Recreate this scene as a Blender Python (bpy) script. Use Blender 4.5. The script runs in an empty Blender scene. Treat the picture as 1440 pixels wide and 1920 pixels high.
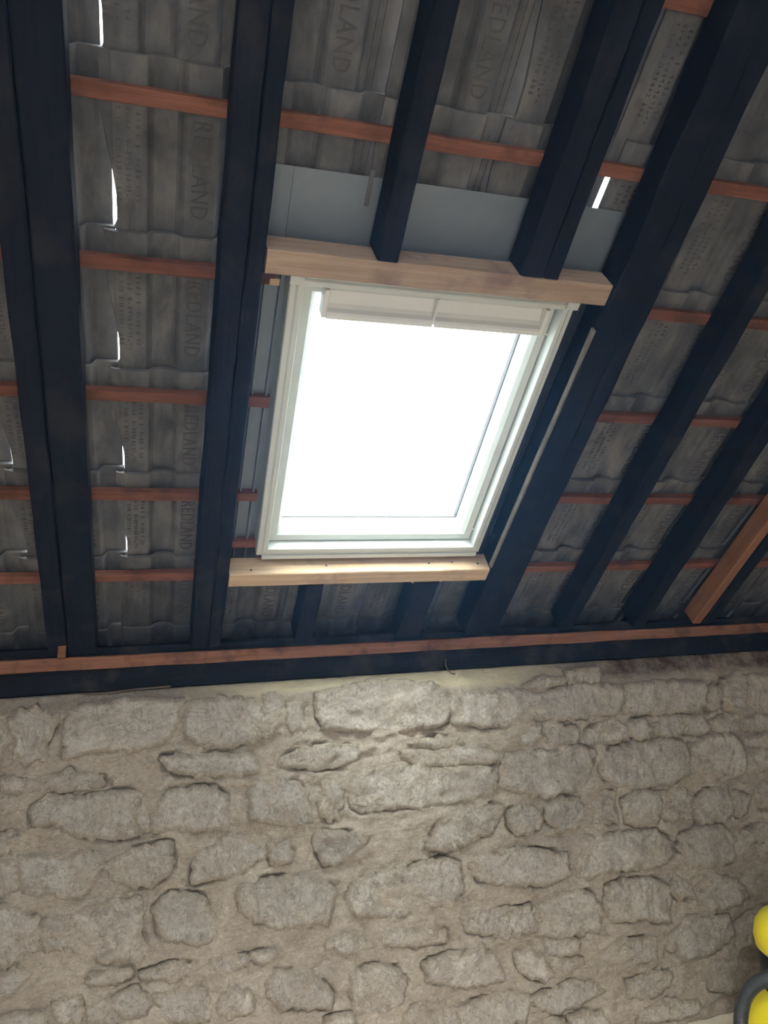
import bpy, bmesh, math, random
from mathutils import Vector, Matrix, noise, geometry

# ------------------------------------------------------------------ camera
sc = bpy.context.scene
col = sc.collection
EYE = 1.73
cam_d = bpy.data.cameras.new('camera')
cam_d.sensor_fit = 'AUTO'
cam_d.sensor_width = 36.0
cam_d.lens = 1452.0 / 1920.0 * 36.0
cam_d.clip_start = 0.02
cam = bpy.data.objects.new('camera', cam_d)
col.objects.link(cam)
RGT = Vector((0.95323769, -0.30037788, -0.03333213))
DWN = Vector((0.00312196, 0.12007139, -0.99276035))
FWD = Vector((0.30220549, 0.94623252, 0.11539434))
cam.matrix_world = Matrix(((RGT.x, -DWN.x, -FWD.x, 0), (RGT.y, -DWN.y, -FWD.y, 0), (RGT.z, -DWN.z, -FWD.z, EYE), (0, 0, 0, 1)))
sc.camera = cam

# ------------------------------------------------------------------ sky, exposure
SKY = 18.0
world = bpy.data.worlds.new('overcast_sky')
sc.world = world
world.use_nodes = True
wn = world.node_tree
# overcast sky: three times brighter overhead than at the horizon, the same all the way round
_tc = wn.nodes.new('ShaderNodeTexCoord'); _sx = wn.nodes.new('ShaderNodeSeparateXYZ'); _mr = wn.nodes.new('ShaderNodeMapRange')
wn.links.new(_tc.outputs['Generated'], _sx.inputs[0]); wn.links.new(_sx.outputs['Z'], _mr.inputs['Value'])
_mr.inputs['From Min'].default_value = 0; _mr.inputs['From Max'].default_value = 1
_mr.inputs['To Min'].default_value = SKY / 3; _mr.inputs['To Max'].default_value = SKY
wn.links.new(_mr.outputs[0], wn.nodes['Background'].inputs['Strength'])
wn.nodes['Background'].inputs['Color'].default_value = (0.92, 0.98, 1.0, 1)
# sun behind thin cloud: a wide soft disc, high up over the ridge, falling through the rooflight on the wall head
sun_d = bpy.data.lights.new('hazy_sun', 'SUN'); sun_d.energy = 15.0; sun_d.angle = .50; sun_d.color = (1.0, .985, .95)
sun = bpy.data.objects.new('hazy_sun', sun_d); col.objects.link(sun)
sun.rotation_euler = Vector((.10, .575, -.818)).to_track_quat('-Z', 'Y').to_euler()
sc.view_settings.view_transform = 'Standard'
sc.view_settings.look = 'None'
sc.view_settings.exposure = -0.3
sc.view_settings.gamma = 1.0
sc.view_settings.use_curve_mapping = False
sc.cycles.max_bounces = 10
sc.cycles.diffuse_bounces = 6
sc.cycles.transparent_max_bounces = 16

# ------------------------------------------------------------------ frames of reference
PITCH = math.radians(40)
CP, SP = math.cos(PITCH), math.sin(PITCH)
ROOF = Vector((0, 1.75 * SP, EYE + 1.75 * CP))     # foot of the perpendicular from the eye to the rafters' lower faces
ROT = (-PITCH, 0, 0)
def R(u, d, w=0.0):
    """roof frame (along the eaves, down the slope, outward) -> world"""
    return ROOF + Vector((u, d * CP + w * SP, -d * SP + w * CP))

# ------------------------------------------------------------------ materials
def new_mat(name):
    m = bpy.data.materials.new(name); m.use_nodes = True
    nt = m.node_tree
    return m, nt, nt.nodes['Principled BSDF']
def N(nt, t, **kw):
    n = nt.nodes.new(t)
    for k, v in kw.items():
        if k in n.inputs.keys() if hasattr(n.inputs, 'keys') else False: n.inputs[k].default_value = v
        else: setattr(n, k, v)
    return n
def coords(nt, scale=(1, 1, 1), kind='Object', rnd=True):
    tc = N(nt, 'ShaderNodeTexCoord'); mp = N(nt, 'ShaderNodeMapping')
    mp.inputs['Scale'].default_value = scale
    nt.links.new(tc.outputs[kind], mp.inputs['Vector'])
    if rnd:
        oi = N(nt, 'ShaderNodeObjectInfo'); mu = N(nt, 'ShaderNodeMath', operation='MULTIPLY'); mu.inputs[1].default_value = 37.0
        nt.links.new(oi.outputs['Random'], mu.inputs[0]); nt.links.new(mu.outputs[0], mp.inputs['Location'])
    return mp.outputs['Vector']
def ntex(nt, vec, scale, detail=6, rough=.6, dist=0.0):
    n = N(nt, 'ShaderNodeTexNoise')
    n.inputs['Scale'].default_value = scale; n.inputs['Detail'].default_value = detail
    n.inputs['Roughness'].default_value = rough; n.inputs['Distortion'].default_value = dist
    nt.links.new(vec, n.inputs['Vector'])
    return n.outputs['Fac']
def ramp(nt, fac, stops):
    r = N(nt, 'ShaderNodeValToRGB'); e = r.color_ramp.elements
    while len(e) < len(stops): e.new(0.5)
    for el, (p, c) in zip(e, stops): el.position = p; el.color = (*c, 1) if len(c) == 3 else c
    nt.links.new(fac, r.inputs['Fac'])
    return r.outputs['Color']
def mix(nt, fac, a, b, mode='MIX'):
    m = N(nt, 'ShaderNodeMix', data_type='RGBA', blend_type=mode)
    for s, v in (('Factor', fac), ('A', a), ('B', b)):
        i = [x for x in m.inputs if x.name == s and (s == 'Factor' and x.type == 'VALUE' or x.type == 'RGBA')][0]
        if isinstance(v, (int, float)): i.default_value = v
        elif isinstance(v, tuple): i.default_value = (*v, 1)
        else: nt.links.new(v, i)
    return [o for o in m.outputs if o.type == 'RGBA'][0]
def bump(nt, b, fac, strength, dist, prev=None):
    n = N(nt, 'ShaderNodeBump'); n.inputs['Strength'].default_value = strength; n.inputs['Distance'].default_value = dist
    nt.links.new(fac, n.inputs['Height'])
    if prev is not None: nt.links.new(prev, n.inputs['Normal'])
    nt.links.new(n.outputs['Normal'], b.inputs['Normal'])
    return n.outputs['Normal']
def rand_tint(nt, c, lo, hi):
    oi = N(nt, 'ShaderNodeObjectInfo'); mr = N(nt, 'ShaderNodeMapRange')
    mr.inputs['To Min'].default_value = lo; mr.inputs['To Max'].default_value = hi
    nt.links.new(oi.outputs['Random'], mr.inputs['Value'])
    hs = N(nt, 'ShaderNodeHueSaturation'); nt.links.new(mr.outputs[0], hs.inputs['Value']); nt.links.new(c, hs.inputs['Color'])
    return hs.outputs['Color']
def wood(name, dark, light, grain, rough=.75, bstr=.35, stains=None, spec=.12):
    m, nt, b = new_mat(name)
    v = coords(nt, grain)
    f = ntex(nt, v, 1.0, 7, .65, .6)
    c = ramp(nt, f, [(.3, dark), (.7, light)])
    v2 = coords(nt, (1, 1, 1))
    if stains:
        s = ntex(nt, v2, 7, 4, .6)
        c = mix(nt, ramp(nt, s, [(.52, (0, 0, 0)), (.68, (1, 1, 1))]), c, stains)
    c = rand_tint(nt, c, .82, 1.15)
    nt.links.new(c, b.inputs['Base Color'])
    b.inputs['Roughness'].default_value = rough; b.inputs['Specular IOR Level'].default_value = spec
    bump(nt, b, f, bstr, .004)
    return m
M = {}
GX, GD = (3, 60, 60), (60, 3, 60)       # grain along the eaves / down the slope
M['black_wood'] = wood('black_stained_rafter', (.004, .005, .009), (.009, .010, .017), GD, .7, .5, (.017, .017, .02))
M['black_wood_x'] = wood('black_stained_beam', (.006, .007, .011), (.014, .015, .022), GX, .7, .5, (.045, .042, .04))
M['batten_wood'] = wood('red_brown_batten', (.125, .05, .034), (.25, .105, .072), GX, .8, .3, (.10, .045, .03))
M['plate_batten_wood'] = wood('brown_plate_batten', (.17, .075, .045), (.30, .15, .10), GX, .8, .4, (.08, .035, .025))
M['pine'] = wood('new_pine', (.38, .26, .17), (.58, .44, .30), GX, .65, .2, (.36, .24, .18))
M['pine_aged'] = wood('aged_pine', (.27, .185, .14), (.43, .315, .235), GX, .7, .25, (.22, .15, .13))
M['pine_d'] = wood('new_pine_rafter', (.17, .08, .045), (.29, .14, .075), GD, .65, .2, (.2, .09, .04))

def concrete_tile():
    m, nt, b = new_mat('grey_concrete_tile')
    v = coords(nt)
    f = ntex(nt, v, 9, 8, .65)
    c = ramp(nt, f, [(.3, (.070, .071, .078)), (.7, (.140, .138, .142))])
    s = ntex(nt, coords(nt, (4.5, 2.0, 1)), 2.6, 6, .62, .6)
    c = mix(nt, ramp(nt, s, [(.46, (0, 0, 0)), (.70, (.65, .65, .65))]), c, (.215, .203, .193))
    s2 = ntex(nt, coords(nt, (5, 1.8, 1)), 3.0, 5, .6, .5)
    c = mix(nt, ramp(nt, s2, [(.50, (0, 0, 0)), (.72, (.7, .7, .7))]), c, (.045, .043, .045))
    c = rand_tint(nt, c, .8, 1.15)
    nt.links.new(c, b.inputs['Base Color']); b.inputs['Roughness'].default_value = .92
    n = bump(nt, b, ntex(nt, v, 160, 3), .35, .002)
    bump(nt, b, f, .3, .004, n)
    return m
M['tile'] = concrete_tile()
def plain(name, color, rough=.5, metallic=0.0, nscale=0, nstr=.1, spec=.5, var=.0):
    m, nt, b = new_mat(name)
    b.inputs['Base Color'].default_value = (*color, 1); b.inputs['Roughness'].default_value = rough
    b.inputs['Metallic'].default_value = metallic; b.inputs['Specular IOR Level'].default_value = spec
    v = coords(nt)
    if var:
        f = ntex(nt, v, 12, 4)
        c = ramp(nt, f, [(.3, tuple(x * (1 - var) for x in color)), (.7, tuple(min(1, x * (1 + var)) for x in color))])
        nt.links.new(c, b.inputs['Base Color'])
    if nscale: bump(nt, b, ntex(nt, v, nscale, 3), nstr, .002)
    return m
M['letter'] = plain('shaded_letter_relief', (.075, .07, .068), .95, nscale=120, nstr=.2, var=.2)  # darker than the tile: shade of the lettering put into its colour
M['white'] = plain('white_painted_frame', (.55, .585, .575), .38, nscale=30, nstr=.02, var=.03)
M['white_bar'] = plain('white_aluminium_bar', (.70, .71, .70), .35, var=.03)
M['gasket'] = plain('grey_gasket', (.10, .095, .105), .6, var=.1)
M['flashing'] = plain('lead_grey_flashing', (.165, .19, .225), .5, .2, 14, .06, var=.08)
M['dark_flash'] = plain('dark_flashing', (.06, .06, .065), .4, .3, 14, .06, var=.2)
M['black_felt'] = plain('black_felt_lining', (.018, .018, .02), .8, nscale=40, nstr=.4, var=.4)
M['yellow'] = plain('yellow_plastic', (.95, .80, .03), .3, var=.03)
M['black_plastic'] = plain('black_plastic', (.015, .016, .017), .35, var=.1)
M['hose'] = plain('dark_grey_hose', (.045, .05, .055), .38, var=.15)
M['steel'] = plain('dull_steel', (.35, .35, .35), .4, .9, var=.1)
M['twig'] = plain('dry_twig', (.16, .12, .09), .9, nscale=80, nstr=.4, var=.3)
M['lit_arris'] = plain('lit_arris_tone', (.13, .12, .10), .85, nscale=60, nstr=.4, var=.4)  # pale tone of a lit rafter edge, put into the colour
M['ground'] = plain('pale_gravel_ground', (.30, .28, .25), .95, nscale=20, nstr=.5, var=.25)

def glass():
    m, nt, b = new_mat('window_glass')
    tr = N(nt, 'ShaderNodeBsdfTransparent'); tr.inputs['Color'].default_value = (.96, 1.0, .985, 1)
    gl = N(nt, 'ShaderNodeBsdfGlossy'); gl.inputs['Roughness'].default_value = .02
    mx = N(nt, 'ShaderNodeMixShader')
    mx.inputs[0].default_value = .05; nt.links.new(tr.outputs[0], mx.inputs[1]); nt.links.new(gl.outputs[0], mx.inputs[2])
    nt.links.new(mx.outputs[0], nt.nodes['Material Output'].inputs['Surface'])
    return m
M['glass'] = glass()

def fine_grit(nt, c, v, k=1.0):
    """grain, hairline cracks and chipped pale ridges of dressed limestone and lime mortar"""
    g = ntex(nt, v, 75, 8, .8)
    c = mix(nt, .75 * k, c, mix(nt, 1.0, c, ramp(nt, g, [(.34, (.62, .60, .57)), (.5, (1, 1, 1)), (.66, (1.28, 1.28, 1.27))]), 'MULTIPLY'))
    r = ntex(nt, v, 11, 7, .62, 1.1)
    c = mix(nt, ramp(nt, r, [(.485, (0, 0, 0)), (.497, (.5 * k,) * 3), (.503, (.5 * k,) * 3), (.515, (0, 0, 0))]), c, (.17, .14, .115))
    r2 = ntex(nt, v, 13, 7, .65, 1.6)
    c = mix(nt, ramp(nt, r2, [(.572, (0, 0, 0)), (.585, (.6 * k,) * 3), (.592, (.6 * k,) * 3), (.606, (0, 0, 0))]), c, (.80, .77, .72))
    return c
def stone_mat():
    m, nt, b = new_mat('chiselled_limestone')
    v = coords(nt)
    f = ntex(nt, v, 14, 8, .65)
    c = ramp(nt, f, [(.28, (.45, .40, .36)), (.5, (.57, .525, .485)), (.75, (.67, .63, .595))])
    s = ntex(nt, v, 5, 5, .7, 1.0)
    c = mix(nt, ramp(nt, s, [(.50, (0, 0, 0)), (.72, (.75, .75, .75))]), c, (.45, .38, .30))
    st = ntex(nt, coords(nt, (44, 16, 9)), 1.0, 6, .7, 1.2)                     # pale tool marks, grime in the furrows
    pm = ramp(nt, ntex(nt, v, 9, 3, .6), [(.38, (.12, .12, .12)), (.62, (.85, .85, .85))])
    c = mix(nt, pm, c, mix(nt, 1.0, c, ramp(nt, st, [(.30, (.72, .70, .68)), (.48, (.97, .97, .97)), (.68, (1.2, 1.19, 1.17))]), 'MULTIPLY'))
    s3 = ntex(nt, v, 24, 6, .75, .5)
    c = mix(nt, ramp(nt, s3, [(.60, (0, 0, 0)), (.76, (.5, .5, .5))]), c, (.20, .165, .135))
    c = rand_tint(nt, c, .88, 1.10)
    at = N(nt, 'ShaderNodeAttribute'); at.attribute_name = 'edge'
    ad = N(nt, 'ShaderNodeMath', operation='ADD'); nt.links.new(at.outputs['Fac'], ad.inputs[0]); nt.links.new(ntex(nt, v, 15, 6, .75), ad.inputs[1])
    c = mix(nt, ramp(nt, ad.outputs[0], [(.68, (0, 0, 0)), (1.1, (.85, .85, .85))]), c, (.46, .395, .325))
    c = fine_grit(nt, c, v)
    nt.links.new(c, b.inputs['Base Color']); b.inputs['Roughness'].default_value = .8; b.inputs['Specular IOR Level'].default_value = .35
    n1 = bump(nt, b, st, .9, .009)
    vo = N(nt, 'ShaderNodeTexVoronoi', feature='F1'); vo.inputs['Scale'].default_value = 34
    nt.links.new(coords(nt, (1.2, 1, .8)), vo.inputs['Vector'])
    n2 = bump(nt, b, vo.outputs['Distance'], .35, .005, n1)
    bump(nt, b, ntex(nt, v, 70, 7, .8), 1.0, .009, n2)
    return m
M['stone'] = stone_mat()
def mortar_mat():
    m, nt, b = new_mat('tan_lime_mortar')
    v = coords(nt, rnd=False)
    f = ntex(nt, v, 8, 9, .72)
    c = ramp(nt, f, [(.3, (.37, .315, .26)), (.5, (.49, .43, .365)), (.70, (.61, .555, .485))])
    s = ntex(nt, v, 2.6, 4, .6)
    c = mix(nt, ramp(nt, s, [(.46, (0, 0, 0)), (.7, (.7, .7, .7))]), c, (.40, .35, .31))
    c = fine_grit(nt, c, coords(nt, (1, 1, 1.5), rnd=False), .8)
    # cream lime bed on the wall head, sooty and brown-stained towards the right
    tc = N(nt, 'ShaderNodeTexCoord'); sx = N(nt, 'ShaderNodeSeparateXYZ'); nt.links.new(tc.outputs['Object'], sx.inputs[0])
    def rng(o, a, z, lo=0.0, hi=1.0):
        r = N(nt, 'ShaderNodeMapRange'); nt.links.new(o, r.inputs['Value'])
        for k, q in (('From Min', a), ('From Max', z), ('To Min', lo), ('To Max', hi)): r.inputs[k].default_value = q
        return r.outputs[0]
    def mul(a, q):
        n = N(nt, 'ShaderNodeMath', operation='MULTIPLY'); nt.links.new(a, n.inputs[0]); nt.links.new(q, n.inputs[1]); return n.outputs[0]
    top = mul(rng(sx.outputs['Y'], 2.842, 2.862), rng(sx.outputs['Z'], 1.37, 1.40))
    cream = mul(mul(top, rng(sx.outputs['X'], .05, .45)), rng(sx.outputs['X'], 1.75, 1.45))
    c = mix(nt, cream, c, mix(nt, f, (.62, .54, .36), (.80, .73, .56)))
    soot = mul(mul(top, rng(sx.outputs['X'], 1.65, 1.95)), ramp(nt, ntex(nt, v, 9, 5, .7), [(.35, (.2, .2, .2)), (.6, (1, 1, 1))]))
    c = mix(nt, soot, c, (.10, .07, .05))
    nt.links.new(c, b.inputs['Base Color']); b.inputs['Roughness'].default_value = .95; b.inputs['Specular IOR Level'].default_value = .2
    n = bump(nt, b, ntex(nt, coords(nt, (1, 1, 1.6), rnd=False), 22, 9, .75), .9, .018)
    bump(nt, b, ntex(nt, v, 130, 3, .6), .5, .002, n)
    return m
M['mortar'] = mortar_mat()
def floor_mat():
    m, nt, b = new_mat('pale_chipboard_floor')
    v = coords(nt, rnd=False)
    f = ntex(nt, v, 30, 6, .7)
    nt.links.new(ramp(nt, f, [(.3, (.66, .59, .50)), (.7, (.78, .72, .63))]), b.inputs['Base Color'])
    b.inputs['Roughness'].default_value = .75
    bump(nt, b, f, .15, .002)
    return m
M['floor'] = floor_mat()

# ------------------------------------------------------------------ builders
def link(name, bm, mat, parent=None, loc=(0, 0, 0), rot=(0, 0, 0), smooth=False):
    bmesh.ops.recalc_face_normals(bm, faces=bm.faces[:])
    me = bpy.data.meshes.new(name)
    bm.to_mesh(me); bm.free()
    me.materials.append(mat)
    if smooth:
        for p in me.polygons: p.use_smooth = True
    o = bpy.data.objects.new(name, me); col.objects.link(o)
    if parent is not None: o.parent = parent
    o.location = loc; o.rotation_euler = rot
    return o
def empty(name, loc=(0, 0, 0), rot=(0, 0, 0)):
    o = bpy.data.objects.new(name, None); col.objects.link(o)
    o.empty_display_size = .1; o.location = loc; o.rotation_euler = rot
    return o
def tag(o, label, cat, group=None):
    o['label'] = label; o['category'] = cat
    if group: o['group'] = group
    return o
def box_bm(x0, x1, y0, y1, z0, z1, bev=0.0, bm=None):
    bm2 = bmesh.new()
    bmesh.ops.create_cube(bm2, size=1)
    for v in bm2.verts:
        v.co = Vector(((x0 + x1) / 2 + v.co.x * (x1 - x0), (y0 + y1) / 2 + v.co.y * (y1 - y0), (z0 + z1) / 2 + v.co.z * (z1 - z0)))
    if bev: bmesh.ops.bevel(bm2, geom=bm2.edges[:], offset=bev, segments=2, affect='EDGES', profile=.6)
    if bm is None: return bm2
    me = bpy.data.meshes.new('tmp'); bm2.to_mesh(me); bm2.free(); bm.from_mesh(me); bpy.data.meshes.remove(me)
    return bm
def beam_bm(length, a, b, axis, bev=.004, jit=.0015, seg=.07, seed=0):
    """sawn timber: length along axis (0=X, 1=Y), a = width in the other plan axis, b = thickness in Z; centred in plan, z from 0 to b"""
    rnd = random.Random(seed)
    n = max(2, int(length / seg))
    sec = [(-a/2 + bev, 0), (a/2 - bev, 0), (a/2, bev), (a/2, b - bev), (a/2 - bev, b), (-a/2 + bev, b), (-a/2, b - bev), (-a/2, bev)]
    bm = bmesh.new(); rings = []
    ph = rnd.uniform(0, 50)
    for i in range(n + 1):
        t = -length/2 + length * i / n
        ring = []
        for k, (p, q) in enumerate(sec):
            j = jit * noise.noise((t * 6 + ph, k * 3.1, 0)) * 2
            j2 = jit * noise.noise((t * 6 + ph, k * 3.1, 9)) * 2
            p2, q2 = p + j, q + j2
            ring.append(bm.verts.new((t, p2, q2) if axis == 0 else (p2, t, q2)))
        rings.append(ring)
    for r0, r1 in zip(rings, rings[1:]):
        for k in range(8): bm.faces.new((r0[k], r0[(k+1) % 8], r1[(k+1) % 8], r1[k]))
    bm.faces.new(rings[0]); bm.faces.new(rings[-1])
    return bm
def roof_timber(name, u0, u1, d0, d1, w0, w1, axis, mat, seed=0, jit=.0015, bev=.004, parent=None):
    L, a = ((u1 - u0), (d1 - d0)) if axis == 0 else ((d1 - d0), (u1 - u0))
    bm = beam_bm(L, a, w1 - w0, axis, bev, jit, seed=seed)
    return link(name, bm, mat, parent, R((u0 + u1) / 2, (d0 + d1) / 2, w0), ROT)
def tube_bm(pts, rad, sides=10, bm=None, closed=False):
    bm = bm or bmesh.new(); rings = []
    pts = [Vector(p) for p in pts]
    up = Vector((0.13, 0.2, 1)).normalized()
    for i, p in enumerate(pts):
        t = (pts[min(i+1, len(pts)-1)] - pts[max(i-1, 0)]).normalized()
        a = t.cross(up).normalized(); b = t.cross(a)
        r = rad[i] if isinstance(rad, (list, tuple)) else rad
        rings.append([bm.verts.new(p + a * r * math.cos(2*math.pi*k/sides) + b * r * math.sin(2*math.pi*k/sides)) for k in range(sides)])
    for r0, r1 in zip(rings, rings[1:]):
        for k in range(sides): bm.faces.new((r0[k], r0[(k+1) % sides], r1[(k+1) % sides], r1[k]))
    bm.faces.new(rings[0]); bm.faces.new(rings[-1])
    return bm
def lathe_bm(prof, sides=40, bm=None):
    bm = bm or bmesh.new(); rings = []
    for r, z in prof:
        rings.append([bm.verts.new((r*math.cos(2*math.pi*k/sides), r*math.sin(2*math.pi*k/sides), z)) for k in range(sides)])
    for r0, r1 in zip(rings, rings[1:]):
        for k in range(sides): bm.faces.new((r0[k], r0[(k+1) % sides], r1[(k+1) % sides], r1[k]))
    bm.faces.new(rings[0]); bm.faces.new(rings[-1])
    return bm
def catmull(pts, n=8):
    out = []; P = [Vector(p) for p in pts]; P = [P[0]*2-P[1]] + P + [P[-1]*2-P[-2]]
    for i in range(1, len(P)-2):
        for k in range(n):
            t = k/n
            out.append(.5*((2*P[i]) + (P[i+1]-P[i-1])*t + (2*P[i-1]-5*P[i]+4*P[i+1]-P[i+2])*t*t + (3*P[i]-P[i-1]-3*P[i+1]+P[i+2])*t**3))
    out.append(P[-2]); return out
# ================================================================== SETTING
FILL_DOOR = (-1.0, .4, 2.0)      # added doorway for fill daylight: left jamb, right jamb, head
FILL_OPEN = (.60, 1.50, ((-.7, .1), (.5, 1.2)))     # openings added in the unseen far slope to light the wall from above
XL, XR = -1.25, 2.95
# ---- floor, ground, gables, far slope of the roof
o = link('floor', box_bm(XL - .3, XR + .3, -1.6, 3.1, -.12, 0), M['floor']); o['kind'] = 'structure'
o = link('ground', box_bm(-14, 16, -18, -1.9, -.3, -.10), M['ground']); o['kind'] = 'structure'
# unseen front of the barn: its doorway is added and sized to light the room
bm = box_bm(XL - .25, FILL_DOOR[0], -1.9, -1.6, 0, 2.9)
box_bm(FILL_DOOR[1], XR + .25, -1.9, -1.6, 0, 2.9, bm=bm)
box_bm(FILL_DOOR[0], FILL_DOOR[1], -1.9, -1.6, FILL_DOOR[2], 2.9, bm=bm)
o = link('wall_front', bm, M['mortar']); o['kind'] = 'structure'

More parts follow.
